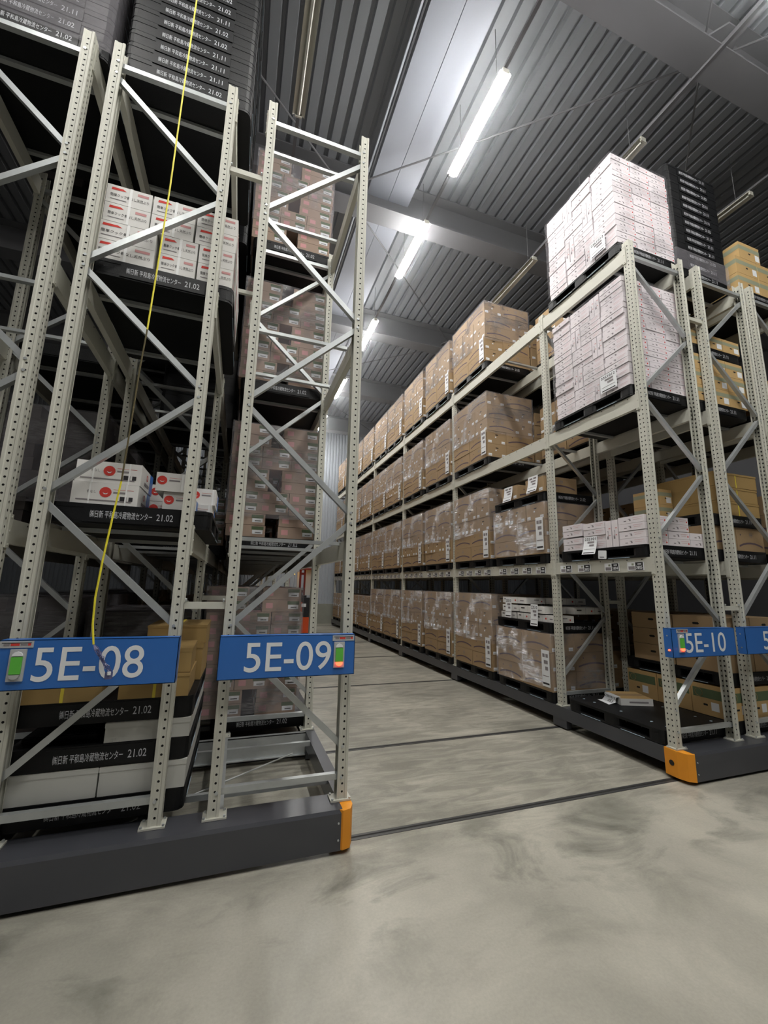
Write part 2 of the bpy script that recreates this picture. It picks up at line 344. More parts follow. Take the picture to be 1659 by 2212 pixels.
def make_brace(p, q):
    m = MB(); p = Vector(p); q = Vector(q); d = (q-p).normalized(); a = Vector((0,1,0)); b = a.cross(d)
    # cold-formed channel: outline in (a,b), open to the back
    o = [(-.022,-.022),(.022,-.022),(.022,-.014),(-.010,-.014),(-.010,.014),(.022,.014),(.022,.022),(-.022,.022)]
    vs = [p+a*x+b*y for x,y in o]+[q+a*x+b*y for x,y in o]; n = 8
    m.add(vs, [(i, (i+1) % n, n+(i+1) % n, n+i) for i in range(n)]+[(0,1,2,3),(3,4,0),(4,7,0),(4,5,6,7)], M_galv)
    for e in (p, q):
        c = e+d*(.0); m.tube([(c.x,-.052,c.z),(c.x,-.04,c.z)], .012, M_galv, 6); m.tube([(c.x,-.045,c.z),(c.x,.042,c.z)], .006, M_galv, 5)
    return m.mesh('brace')
ME_bh = make_brace((.05,0,0), (.95,0,0))
ME_bl = make_brace((.05,0,-.045), (.95,0,-.885))      # high end at the left post
ME_br = make_brace((.95,0,-.045), (.05,0,-.885))      # high end at the right post
_bm = {}
def beam_mesh(L, h, kind):
    k = (round(L, 3), round(h, 3), kind)
    if k not in _bm:
        m = MB()
        p = [(0,0),(.05,0),(.05,h),(.03,h),(.03,h-.02),(0,h-.02)] if False else [(0,0),(.05,0),(.05,h-.03),(.035,h-.03),(.035,h),(0,h)]
        n = len(p); m.add([(a,0,b) for a,b in p]+[(a,L,b) for a,b in p], [tuple(range(n)), tuple(range(2*n-1,n-1,-1))]+[(i, n+i, n+(i+1) % n, (i+1) % n) for i in range(n)], M_paint)
        for y in (-.048, L+.003):
            m.box(-.008, .003, y, y+.045, -.03, h+.03, M_paint)
            for z in (-.01, h/2, h+.01): m.tube([(-.013, y+.022, z), (-.006, y+.022, z)], .008, M_paint, 6)
        for j in range(int(L/.2)):
            m.add([(-.0015, .1+j*.2, h-.03), (-.0015, .115+j*.2, h-.03), (-.0015, .115+j*.2, h-.018), (-.0015, .1+j*.2, h-.018)], [(0,3,2,1)], M_hole)
        _bm[k] = m.mesh('shelf_beam')
    return _bm[k]
m = MB(); m.box(.05, .95, -.022, .022, -.032, 0, M_galv); m.box(.0, .05, -.022, .022, -.006, .0, M_galv); m.box(.95, 1.0, -.022, .022, -.006, .0, M_galv)
ME_bar = m.mesh('support_bar')
def sticker(txt):
    m = MB(); F = m.fmap('x-', 0, 0, 0)
    m.box(-.003, 0, -.11, .11, -.05, .05, M_label); F = m.fmap('x-', .003, 0, .0008)
    m.rect(F, -.095, -.01, -.04, 0, M_pgrey); m.rect(F, -.05, -.02, .01, .035, M_pteal); m.rect(F, 0, .1, -.045, .045, M_pblack)
    F = m.fmap('x-', .003, 0, .0016); m.rect(F, .03, .08, .018, .03, M_label)
    if txt: m.text(F, txt, .01, .09, -.034, .004, M_label, .01)
    else: m.rect(F, .015, .085, -.03, 0, M_grey)
    return m.mesh('location_label')
ME_st = {t: sticker(t) for t in ('3802', '3803', '3804', '3805', '')}
BAYS = [(FY[i]+.05, FY[i+1]-.05) for i in range(6)]
def pallet_spots(i):
    a, b = FY[i]+.05, FY[i+1]-.05
    return [.118] if i == 0 else [a+.032, b-1.41]
def rack(x0, label, front_first, aisle, nframes=7, skip=()):
    """x0 left face; front_first = 'R' or 'L' post where the top diagonal starts; aisle = side of the beams with location labels"""
    t = thing('pallet_rack', label, 'rack', (x0, 0, ZB+.002))
    for k in range(nframes):
        y = FY[k]-.05
        put('post', ME_post, t, (0, y, .012)); put('post', ME_post, t, (1, y+DP, .012), PI)
        put('foot_plate', ME_foot, t, (0, y, 0)); put('foot_plate', ME_foot2, t, (1, y, 0))
        put('brace', ME_bh, t, (0, y+.05, 6.29-ZB)); put('brace', ME_bh, t, (0, y+.05, .455-ZB))
        for j in range(6):
            hr = (j % 2 == 0) == (front_first == 'R')
            put('brace', ME_br if hr else ME_bl, t, (0, y+.05, NODE[j]-ZB))
    for i in range(nframes-1):
        a, b = BAYS[i]
        for lv, (z0, z1) in enumerate(LV):
            bl = put('shelf_beam', beam_mesh(b-a, z1-z0, 0), t, (-.004, a, z0-ZB)); br = put('shelf_beam', beam_mesh(b-a, z1-z0, 0), t, (1.004, b, z0-ZB), PI)
            if lv == 0 and aisle == 'L':
                if i == 0: ps = [(1.415-a, '3802'), (1.08-a, '3803'), (.63-a, '3804'), (.295-a, '3805')]
                else:
                    s = (b-a)/2; ps = [(s*h+.22+.33*q, '') for h in (0, 1) for q in range(4)]
                for y, tx in ps: put('location_label', ME_st[tx], bl, (-.004, y, .07))
            for s in pallet_spots(i):
                for d in (.30, 1.18): put('support_bar', ME_bar, t, (0, s+d, z1-ZB-.001))
    return t
RX = {'07': -3.271, '08': -2.126, '09': -.839, '10': 3.728, '11': 5.001, '12': 6.15}
rack(RX['09'], 'beige pallet rack with an empty end bay behind sign 5E-09', 'R', '')
rack(RX['08'], 'beige pallet rack behind sign 5E-08, black pallets piled on top', 'L', '')
rack(RX['10'], 'beige pallet rack lining the right of the aisle behind sign 5E-10', 'L', 'L')
rack(RX['11'], 'beige pallet rack back to back with 5E-10, thirteen pallets on top', 'R', '')
rack(RX['07'], 'beige pallet rack at the left photo edge beyond 5E-08', 'L', '', 4)
rack(RX['12'], 'beige pallet rack at the right photo edge, tan cartons on top', 'L', '', 3)
# spacers tying back-to-back racks
m = MB(); m.box(.003, .284, -.02, .02, -.025, .025, M_paint)
for x in (.014, .273): m.tube([(x-.006,-.03,.04),(x+.006,-.03,.04)], .012, M_galv)
ME_sp = m.mesh('row_spacer')
for x0, w, g in ((-1.126, 1, '5E-08 and 5E-09'), (4.728, .951, '5E-10 and 5E-11')):
    for k, y in enumerate(FY):
        for z in (5.6, 1.75):
            nm = ['front', 'second', 'third', 'fourth', 'fifth', 'sixth', 'rear'][k]
            o = put('row_spacer', ME_sp, None, (x0, y-.02, z), 0, 'short beige %s spacer tying %s frames of %s' % ('upper' if z > 3 else 'lower', nm, g), 'spacer'); o.scale.x = w

# ---------------- mobile carriages ----------------
def carriage(xa, xb, bumper, label):
    """xa..xb outer sides; bumper 'R' or 'L' or '' """
    t = thing('rack_carriage', label, 'carriage', (0, 0, 0))
    fa, fb = (xa, xb-.09) if bumper == 'R' else (xa+.09, xb) if bumper == 'L' else (xa, xb)
    m = MB(); m.add([(fa,-.131,.03),(fb,-.131,.03),(fb,-.131,.272),(fa,-.131,.272),(fa,-.118,.294),(fb,-.118,.294),(fb,.13,.294),(fa,.13,.294),(fa,.13,.25),(fb,.13,.25),(fb,-.10,.03),(fa,-.10,.03)],
        [(0,1,2,3),(3,2,5,4),(4,5,6,7),(7,6,9,8),(0,11,10,1),(0,3,4,7,8,11),(1,10,9,6,5,2)], M_base)
    for x in (fa+.03, fb-.03):
        for z in (.1, .21): m.tube([(x,-.138,z),(x,-.13,z)], .007, M_galv)
    one('front_channel', m, t)
    m = MB(); m.add([(xa,-.131+17.2,.03),(xb,17.07,.03),(xb,17.07,.294),(xa,17.07,.294),(xa,16.9,.294),(xb,16.9,.294),(xb,16.9,.03),(xa,16.9,.03)], [(1,0,3,2),(3,4,5,2),(4,7,6,5),(0,7,4,3),(1,2,5,6),(0,1,6,7)], M_base); one('rear_channel', m, t)
    xs = [xa, xb-.10]
    mid = (xa+xb)/2
    for x in (xa, xb-.10, mid-.28, mid+.18):
        m = MB(); outer = x in (xa, xb-.10)
        m.box(x, x+.10, .13, 16.9, .13, .294, M_base if outer else M_galv)
        for y in FY[1:-1]: m.box(x+.005, x+.095, y-.13, y+.13, .02, .13, M_base)
        one('side_beam' if outer else 'inner_beam', m, t)
    for y in FY[1:-1]:
        m = MB(); m.box(xa+.1, xb-.1, y-.09, y-.075, .06, .285, M_galv); m.box(xa+.1, xb-.1, y-.09, y-.05, .275, .288, M_galv); m.box(xa+.1, xb-.1, y-.12, y-.09, .06, .07, M_galv); one('cross_member', m, t)
    for i in range(6):
        for s in pallet_spots(i):
            for d in (.30, 1.18):
                m = MB(); m.box(xa+.08, xb-.08, s+d-.02, s+d+.02, .25, .293, M_galv); one('deck_bar', m, t)
        a, b = BAYS[i]
        m = MB(); m.tube([(xa+.3, a+.1, .10), (xb-.25, b-.15, .12)], .008, M_galv); one('tie_rod', m, t)
    if bumper:
        if bumper == 'R': p = [(xb-.13,-.10),(xb-.09,-.142),(xb-.03,-.125),(xb,-.06),(xb+.003,.12),(xb-.13,.12)]
        else: p = [(xa+.13,-.10),(xa+.13,.12),(xa-.012,.12),(xa-.018,-.02),(xa+.012,-.11),(xa+.075,-.145)]
        m = MB(); m.prism(p, .035, .2935, M_orange); bo = one('corner_bumper', m, t, label='orange corner bumper')
        m = MB(); F = (lambda u, v: (xa-.020, .04-u, v)) if bumper == 'L' else (lambda u, v: (xb+.005, u+.04, v))
        m.poly(F, [(.028*math.cos(k*PI/6), .165+.028*math.sin(k*PI/6)) for k in range(12)], M_rub); one('sensor_eye', m, bo)
    return t
carriage(-2.215, .19, 'R', 'charcoal rack carriage carrying 5E-08 and 5E-09, orange corner at its right')
carriage(3.70, 6.07, 'L', 'charcoal rack carriage carrying 5E-10 and 5E-11, orange corner at its left')
carriage(-4.65, -2.235, '', 'charcoal rack carriage at the lower left edge of the photo')
carriage(6.10, 8.45, '', 'charcoal rack carriage at the right edge of the photo')

# ---------------- signs ----------------
def sign(x0, x1, body, tx, plate, label, lit, ret=True):
    z0, z1, y = 1.25, 1.546, -.1765
    t = thing('rack_sign', label, 'sign', (x0, y, z0)); w = x1-x0; h = z1-z0
    m = MB(); m.box(0, w, 0, .004, 0, h, M_blue); m.box(0, .004, 0, .09, 0, h, M_blue); m.box(w-.004, w, 0, .09, 0, h, M_blue)
    m.box(0, w, 0, .09, h-.004, h, M_blue); m.box(0, w, 0, .03, 0, .004, M_blue)
    for z in (.07, .22): m.tube([(-.003,.05,z),(.002,.05,z)], .008, M_galv)
    one('panel', m, t)
    m = MB(); m.box(.25, .29, .03, .176, h-.06, h-.02, M_galv); m.box(w-.33, w-.29, .03, .176, h-.06, h-.02, M_galv); one('bracket', m, t)
    m = MB(); F = m.fmap('y-', 0, 0, .002); m.text(F, body, tx[0]-x0, tx[1]-x0, .045, .25, M_white, .004); one('lettering', m, t)
    if plate is not None:
        p = plate-x0; m = MB(); m.box(p, p+.082, -.012, 0, .055, .242, M_grey); b = one('switch_plate', m, t)
        F = m.fmap('y-', 0, .012, .001)
        m = MB(); m.box(p+.013, p+.069, -.022, -.012, .098, .198, M_green); one('green_button', m, b)
        m = MB(); q = [(p+.041+.027*math.cos(a), .203+.027*math.sin(a)) for a in [k*PI/6 for k in range(7)]]
        m.add([(u,-.02,v) for u,v in q]+[(u,-.011,v) for u,v in q], [tuple(range(7))]+[(i,i+7,(i+1) % 7+7,(i+1) % 7) for i in range(7)], M_white); one('upper_lens', m, b)
        m = MB(); q = [(p+.041+.027*math.cos(a), .094+.027*math.sin(a)) for a in [PI+k*PI/6 for k in range(7)]]
        m.add([(u,-.024,v) for u,v in q]+[(u,-.011,v) for u,v in q], [tuple(range(7))]+[(i,i+7,(i+1) % 7+7,(i+1) % 7) for i in range(7)], M_redglow if lit else M_redoff); one('lower_lens', m, b, label='glowing red lens' if lit else None)
        m = MB(); s0 = max(.004, p-.07 if plate < -1.5 else p-.012); s1 = min(w-.004, s0+.17); m.box(s0, s1, -.004, 0, .25, .29, M_grey); F = m.fmap('y-', 0, .004, .001)
        m.rect(F, s0+.01, s1-.01, .277, .281, M_pblack); m.rect(F, s0+.02, s0+.05, .262, .274, M_pgrey); m.rect(F, s0+.055, s0+.10, .262, .276, M_pred); m.rect(F, s0+.105, s1-.03, .263, .273, M_pgrey); m.rect(F, s1-.028, s1-.012, .262, .276, M_pred)
        one('header_strip', m, t, label='pale strip with small red and grey marks')
    if lit == 2:
        m = MB(); m.tube([(-.001,.035,.075),(-.009,.035,.075)], .01, M_redglow, 8); one('side_lamp', m, t, label='small glowing red lamp')
    return t
sign(-2.10, -1.109, '5E-08', (-1.915, -1.31), -2.035, 'blue sign reading 5E-08 across the left rack end', 0)
sign(-.851, .136, '5E-09', (-.675, -.05), -.03, 'blue sign reading 5E-09 beside the aisle mouth', 1)
sign(3.57, 4.5545, '5E-10', (3.765, 4.39), 3.655, 'blue sign reading 5E-10 on the right rack end', 2)
sign(4.735, 5.72, '5E-11', (5.035, 5.62), None, 'blue sign cut by the right photo edge, only 5 showing', 0)

# ---------------- pallets ----------------
def make_pallet():
    m = MB(); w, l, h = 1.1, 1.38, .145; x0, x1, y0, y1 = -w/2, w/2, 0, l
    m.rprism(x0, x1, y0, y1, h-.03, h, .06, M_plastic); m.rprism(x0+.004, x1-.004, y0+.004, y1-.004, 0, .022, .06, M_plastic)
    for a, b in ((0,.20), (.57,.81), (1.18,1.38)): m.rprism(x0+.003, x1-.003, a+.003, b-.003, .022, h-.03, .055, M_plastic)
    for s in (-1, 1):
        for a, b in ((.2,.57), (.81,1.18)): m.box(s*.548-.002, s*.548+.002, a+.03, b-.03, .0, .006, M_cap)
    m.box(-.32, .32, -.004, .004, .012, h-.012, M_plastic)
    for y in (.3, .5, .88, 1.08):                     # ribs under the deck
        m.box(x0+.05, x1-.05, y-.006, y+.006, h-.06, h-.03, M_plastic)
    me = m.mesh('pallet'); m = MB()
    for x in (-.36, .36):
        for y in (.1, .28, .69, 1.1, 1.28): m.rprism(x-.02, x+.02, y-.012, y+.012, h, h+.0008, .01, M_cap, 1)
    caps = m.mesh('nub'); m = MB()
    for x in (-.33, -.11, .11, .33):
        for y in (.3, .5, .9, 1.1): m.rprism(x-.014, x+.014, y-.009, y+.009, .11, .1135, .008, M_grey, 1)
    under = m.mesh('fastener'); T = {}
    for d in ('21.02', '21.11'):
        m = MB(); F = m.fmap('y-', 0, .004, .0012); m.text(F, '㈱日新 平和島冷蔵物流センター', -.275, .13, .042, .098, M_ptext, .003); L1 = m.mesh('lettering'); m = MB(); m.text(F, d, .16, .275, .045, .097, M_ptext, .003); T[d] = (L1, m.mesh('date_lettering'))
    return me, caps, under, T
ME_pal, ME_cap, ME_und, ME_let = make_pallet()
def pallet(x, y, z, label, date='21.02', full=True, group=None, dx=0):
    o = put('pallet', ME_pal, None, (x, y, z), 0, label, 'pallet', group)
    if full: put('nub', ME_cap, o); put('fastener', ME_und, o)
    if date:
        put('lettering', ME_let['21.02'][0], o); put('date_lettering', ME_let[date][1], o)
    return o

# ---------------- cartons ----------------
def carton_mesh(kind, lx, ly, lz):
    """origin at the centre of the bottom"""
    body = {'brown': M_brown, 'tan': M_tan, 'olive': M_olive, 'rosy': M_pink, 'rose': M_rose, 'white': M_wcard, 'foam': M_foam, 'dusk': M_dusk, 'wlong': M_wcard, 'green': M_tan, 'cook': M_wcard, 'circle': M_wcard}[kind]
    m = MB(); hx, hy = lx/2, ly/2; m.box(-hx, hx, -hy, hy, 0, lz, body)
    if kind == 'brown':                                # long axis along y
        for f in ('x-', 'x+'):
            F = m.fmap(f, hx, hy); N = 6; u = [(-.43+.86*k/N)*ly for k in range(N+1)]; g = [.055+.045*(1-(2*k/N-1)**2) for k in range(N+1)]
            m.add([F(a, b) for a, b in zip(u, g)]+[F(a, b+.024) for a, b in zip(u, g)], [(k, k+1, k+2+N, k+1+N) for k in range(N)], M_pdark)
            m.ring(F, .02, lz*.72, .026, .032, M_pgrey, 10); m.rect(F, -.012, .052, lz*.72-.006, lz*.72+.006, M_pgrey); m.disc(F, -.19, lz*.7, .012, M_pdark, 6)
        for f in ('y-', 'y+'):
            F = m.fmap(f, hy and hx, hy); m.rprism  # end face: hand hole and labels
            m.poly(F, [(-.035,.19),(-.02,.182),(.02,.182),(.035,.19),(.03,.2),(-.03,.2)], M_hole)
            m.rect(F, -.2, -.12, .02, .07, M_label); m.rect(F, .11, .19, .02, .07, M_label); m.rect(F, -.04, -.01, .13, .155, M_label)
            m.rect(F, .12, .18, .035, .042, M_pgrey); m.rect(F, -.19, -.13, .035, .042, M_pgrey)
    if kind == 'tan':
        for f in ('x-', 'x+'):
            F = m.fmap(f, hx, hy); m.rect(F, -hy, hy, lz*.55, lz*.8, M_pteal)
        for f in ('y-', 'y+'):
            F = m.fmap(f, hx, hy); m.rect(F, -hx, hx, lz*.55, lz*.8, M_pteal); m.poly(F, [(-.03,lz*.4),(0,lz*.36),(.03,lz*.4),(.02,lz*.46),(-.02,lz*.46)], M_hole); m.rect(F, hx-.12, hx-.02, lz*.12, lz*.5, M_label)
    if kind == 'green':
        for f in ('x-', 'y-'):
            F = m.fmap(f, hx, hy); w = hy if f == 'x-' else hx
            m.rect(F, -w+.02, w-.02, lz*.55, lz*.85, M_pgreen); m.ring(F, -w*.6, lz*.7, .04, .05, M_tan); m.rect(F, 0, .09, lz*.18, lz*.45, M_label); m.poly(F, [(-.09,lz*.3),(-.04,lz*.3),(-.04,lz*.36),(-.09,lz*.36)], M_hole)
    if kind == 'rosy':
        for f in ('y-', 'x-', 'x+'):
            F = m.fmap(f, hx, hy); w = (hx if f == 'y-' else hy)
            m.rect(F, w-.16, w-.02, lz*.62, lz*.9, M_pgreen); m.rect(F, w-.15, w-.03, lz*.25, lz*.6, M_label); m.rect(F, w-.12, w-.05, lz*.33, lz*.42, M_pblack); m.rect(F, -w+.04, -w+.12, lz*.3, lz*.75, M_prose)
        m.add([(-hx*.7,-hy*.8,lz+.001),(hx*.5,-hy*.8,lz+.001),(hx*.5,hy*.7,lz+.001),(-hx*.7,hy*.7,lz+.001)], [(0,1,2,3)], M_prose)
    if kind == 'rose':
        for f in ('y-', 'x-', 'x+'):
            F = m.fmap(f, hx, hy); w = (hx if f == 'y-' else hy)
            m.rect(F, -w*.55, -w*.35, lz*.3, lz*.42, M_pgrey); m.poly(F, [(-w*.25,lz*.62),(-w*.02,lz*.62),(w*.02,lz*.3),(-.02,lz*.3),(-w*.1,lz*.5)], M_pgrey); m.rect(F, w*.15, w*.85, lz*.68, lz*.72, M_prose); m.rect(F, w*.2, w*.7, lz*.42, lz*.46, M_prose)
            if f == 'y-': m.disc(F, w*.85, lz*.4, .012, M_pred, 6)
    if kind == 'wlong':
        F = m.fmap('x-', hx, hy); m.rect(F, -hy*.85, -hy*.55, lz*.55, lz*.72, M_pblack); m.rect(F, -hy*.3, -hy*.29, 0, lz, M_pgrey); m.disc(F, hy*.1, lz*.5, .016, M_pred, 8); m.rect(F, hy*.3, hy*.31, 0, lz, M_pgrey); m.rect(F, hy*.5, hy*.8, lz*.4, lz*.55, M_pgrey)
        F = m.fmap('y-', hx, hy); m.rect(F, -hx*.2, hx*.3, lz*.55, lz*.7, M_pgrey); m.disc(F, hx*.6, lz*.4, .013, M_pred, 8)
    if kind == 'cook':
        F = m.fmap('y-', hx, hy); e = .0022; G = m.fmap('y-', hx, hy, e)
        m.text(F, '簡単クック骨なし天然ぶり', -hx*.82, hx*.88, lz*.36, lz*.54, M_pblack, .003)
        m.poly(F, [(-hx*.8,lz*.72),(-hx*.15,lz*.76),(-hx*.3,lz*.86),(-hx*.78,lz*.86)], M_pred); m.poly(F, [(hx*.35,lz*.7),(hx*.85,lz*.7),(hx*.85,lz*.84),(hx*.35,lz*.84)], M_prose); m.rect(F, -hx*.8, -hx*.1, lz*.2, lz*.24, M_pgrey)
        m.rect(G, .0, .02, 0, lz, M_strap); m.box(-.0, .02, -hy-.002, hy+.002, lz, lz+.002, M_strap)
        F = m.fmap('x+', hx, hy); m.rect(F, -hy*.5, hy*.3, lz*.5, lz*.8, M_prose); m.rect(F, -hy*.5, hy*.5, lz*.2, lz*.3, M_pgrey)
    if kind == 'circle':
        F = m.fmap('y-', hx, hy); G = m.fmap('y-', hx, hy, .0024)
        m.disc(F, 0 if lx > .3 else -hx*.6, lz*.58, lz*.24, M_pred, 16); c = 0 if lx > .3 else -hx*.6
        m.poly(G, [(c-.018,lz*.56),(c-.008,lz*.48),(c+.008,lz*.48),(c+.018,lz*.56),(c,lz*.52)], M_wcard)
        m.rect(F, c+.05, hx*.85, lz*.72, lz*.735, M_pred); m.rect(F, c+.05, hx*.6, lz*.55, lz*.63, M_pgrey)
        if lx > .3:
            m.text(F, '骨なし', -hx*.55, -hx*.28, lz*.5, lz*.64, M_pgrey, .003); m.rect(F, -hx*.85, hx*.8, lz*.16, lz*.22, M_pgrey)
            m.rect(F, hx*.45, hx*.66, lz*.22, lz*.42, M_pblack); m.rect(F, hx*.72, hx*.85, lz*.22, lz*.42, M_pblack)
            m.rect(G, -hx*.5, -hx*.45, 0, lz, M_strap); m.rect(G, hx*.6, hx*.65, 0, lz, M_strap)
        else: m.rect(G, hx*.7, hx*.85, 0, lz, M_strap)
        F = m.fmap('x+', hx, hy); m.ring(F, 0, lz*.65, lz*.1, lz*.16, M_pred, 10); m.rect(F, -hy*.4, hy*.4, lz*.2, lz*.35, M_pgrey)
        m.box(hx, hx+.003, hy*.5, hy, 0, lz, M_blue)
    if kind == 'olive':
        G = m.fmap('y-', hx, hy, .0024); m.rect(G, -.01, .01, 0, lz, M_ystrap); m.box(-.01, .01, -hy, hy, lz, lz+.002, M_ystrap); m.box(-hx-.004, hx+.004, -hy-.004, hy+.004, lz*.86, lz-.001, M_olive)
    if kind == 'foam':
        m.box(-hx-.003, hx+.003, -hy-.003, hy+.003, lz-.035, lz-.004, M_foam)
    return m.mesh(kind+'_carton')
_cm = {}
def cm(kind, lx, ly, lz):
    k = (kind, round(lx,3), round(ly,3), round(lz,3))
    if k not in _cm: _cm[k] = carton_mesh(*k)
    return _cm[k]
def sheet_mesh(w, h, txt=None, curl=0):
    m = MB(); F = m.fmap('x-', 0, 0, 0); N = 5
    m.add([(-.002-curl*(1-j/N)**2, -w/2, h*j/N) for j in range(N+1)]+[(-.002-curl*(1-j/N)**2, w/2, h*j/N) for j in range(N+1)], [(j, N+1+j, N+2+j, j+1) for j in range(N)], M_label)
    G = lambda u, v: (-.004-curl*(1-v/h)**2, -u, v)
    if txt: m.text(G, txt, -w*.42, w*.42, h*.78, h*.93, M_pblack, .01)
    else:
        for a, b in ((-.35,-.05),(.05,.35)): m.rect(G, w*a, w*b, h*.8, h*.9, M_pgrey)
    m.rect(G, -w*.2, w*.3, h*.62, h*.72, M_pgrey); m.rect(G, -w*.05, w*.3, h*.45, h*.55, M_pgrey); m.rect(G, -w*.4, w*.4, h*.28, h*.3, M_pgrey); m.rect(G, -w*.4, w*.4, h*.06, h*.11, M_pblack)
    return m.mesh('paper_label')
ME_sheet = sheet_mesh(.17, .52)
def wrap_mesh(x0, x1, y0, y1, z0, z1, top=True, seed=1, step=.06, fm=None):
    R = random.Random(seed); m = MB(); per = []
    nx = max(2, int((x1-x0)/step)); ny = max(2, int((y1-y0)/step)); nz = max(3, int((z1-z0)/step))
    for i in range(nx): per.append((x0+(x1-x0)*i/nx, y0, 0, -1))
    for i in range(ny): per.append((x1, y0+(y1-y0)*i/ny, 1, 0))
    for i in range(nx): per.append((x1-(x1-x0)*i/nx, y1, 0, 1))
    for i in range(ny): per.append((x0, y1-(y1-y0)*i/ny, -1, 0))
    n = len(per); ph = [R.uniform(0, 6.28) for _ in range(6)]; vs = []
    for j in range(nz+1):
        z = z0+(z1-z0)*j/nz
        for i, (x, y, a, b) in enumerate(per):
            s = i*step
            d = .003+.005*abs(math.sin(9*z+2.0*s+ph[0])*math.sin(23*z-3.1*s+ph[1]))+.004*R.random()
            vs.append((x+a*d, y+b*d, z+(.02*math.sin(3*s+ph[2]) if j == 0 else 0)))
    m.add(vs, [(j*n+i, j*n+(i+1) % n, (j+1)*n+(i+1) % n, (j+1)*n+i) for j in range(nz) for i in range(n)], fm or M_film)
    if top:
        m.add([(x0,y0,z1+.006),(x1,y0,z1+.006),(x1,y1,z1+.006),(x0,y1,z1+.006)], [(0,1,2,3)], fm or M_film)
    return m.mesh('stretch_wrap')
_wm = {}
def wm(*a):
    if a not in _wm: _wm[a] = wrap_mesh(*a)
    return _wm[a]
J = lambda s: random.uniform(-s, s)
# load of big brown cartons (aisle side at local x=0, depth along +x), 5 cartons per layer
def brown_load(x, y, z, label, layers='PPQQP', wrap=True, group=None, seed=1, paper=True, flip=False):
    t = thing('carton_load', label, 'carton load', (x, y, z), 0, group)
    a, b, h = .675, .445, .27; c = cm('brown', b-.006, a-.008, h)
    for k, L in enumerate(layers):
        zz = k*(h+.005)
        for i in range(2):
            px = b/2 if L == 'P' else 1.115-b/2
            put('carton', c, t, (px+J(.006), a/2+.01+i*(a+.006)+J(.005), zz), J(.006)+(PI if i else 0))
        for i in range(3):
            px = 1.115-a/2 if L == 'P' else a/2
            put('carton', c, t, (px+J(.006), .225+i*.457+J(.005), zz), PI/2+J(.006))
    H = len(layers)*(h+.005)
    if wrap: put('stretch_wrap', wm(-.006, 1.122, -.002, 1.378, .50 if len(layers) > 3 else .02, H+.003, True, seed % 3), t)
    if paper: put('paper_label', ME_sheet, t, (-.016, .12, .03 if seed % 2 else .06))
    return t
# load of many flat rosy cartons
def rosy_load(x, y, z, label, n=10, group=None, seed=1, kd='rosy'):
    t = thing('carton_load', label, 'carton load', (x, y, z), 0, group); h = .143
    c3 = cm(kd, .355, .45, h-.004); c2 = cm(kd, .45, .355, h-.004)
    for k in range(n):
        zz = k*h
        if k % 4 in (2, 3):
            for i in range(3):
                for j in (0, 1, 2):
                    if i == 1 and j == 1: continue
                    put('carton', c3, t, (.19+i*.36+J(.004), .235+j*.46, zz), J(.008))
        else:
            for i in range(2):
                for j in range(3): put('carton', c2, t, (.235+i*.61+J(.006), .19+j*.37+ (.0), zz), J(.01))
    put('stretch_wrap', wm(-.006, 1.095, -.004, 1.375 if False else 1.375, .25 if seed % 2 else .02, n*h+.002, True, 5+seed % 2), t)
    return t
# tall stack of thin pale pink cartons
def rose_load(x, y, z, label, n, seed, bulge=0, h=.0775):
    t = thing('carton_load', label, 'carton load', (x, y, z)); w = .359; R = random.Random(seed)
    c = cm('rose', .352, .352, h-.008); u = cm('rose', .352, .078, 4*h-.008)
    for g in range((n+3)//4):
        mir = g % 2; ys = (.185, .56+.0, .93) if not mir else (.185, .755+.0, 1.12)
        ys = (.185, .73, 1.10) if mir == 0 else (.185, .555, 1.10); up = (.375+.045, .46+.045) if mir == 0 else (.74+.045, .83+.045)
        for k in range(4):
            if g*4+k >= n: break
            zz = (g*4+k)*h; off = bulge*math.sin((g*4+k)/n*PI)
            for j, yy in enumerate(ys):
                for i in range(3):
                    if i == 1 and j == 1: continue
                    sh = off if i == 0 and False else 0
                    put('carton', c, t, (.185+i*w+R.uniform(-.010,.010)+sh, yy+R.uniform(-.005,.005), zz), R.uniform(-.015,.015))
        if g*4+4 <= n:
            for q in up:
                for i in (0, 2): put('carton', u, t, (.185+i*w, q-.0, g*4*h), R.uniform(-.02,.02), rot=None)
    put('stretch_wrap', wm(-.012, 1.094, .002, 1.30, .032, n*h+.004, True, seed, .06, M_film2), t)
    return t

LVZ = (ZB+.008, 2.328, 4.348, 6.408); LVN = ('on the carriage', 'on first beams', 'on second beams', 'on top beams')
BN = ('end bay', 'second bay', 'third bay', 'fourth bay', 'fifth bay', 'rear bay'); SN = ('near place', 'far place')
PH = .146
# --- rack 5E-10, bays 2..6
for i in range(1, 6):
    for s, y in enumerate(pallet_spots(i)):
        for lv in range(4):
            if i == 1 and s == 0: continue
            if i == 2 and s == 1 and lv == 3: pass
            where = '%s of 5E-10, %s, %s' % (LVN[lv], BN[i], SN[s])
            pallet(4.245, y, LVZ[lv], 'black pallet %s' % where, '21.11' if (i+lv) % 2 else '21.02', full=i < 3)
            lay = random.choice(['PPQQP', 'PPQQP', 'PQQPP', 'PPQPQ']) if i > 1 else 'PPQQP'
            if i > 3 and lv == 0: lay = lay[:4]
            brown_load(3.69, y, LVZ[lv]+PH, 'wrapped brown cartons %s' % where, lay, True, None, i*7+s*3+lv)
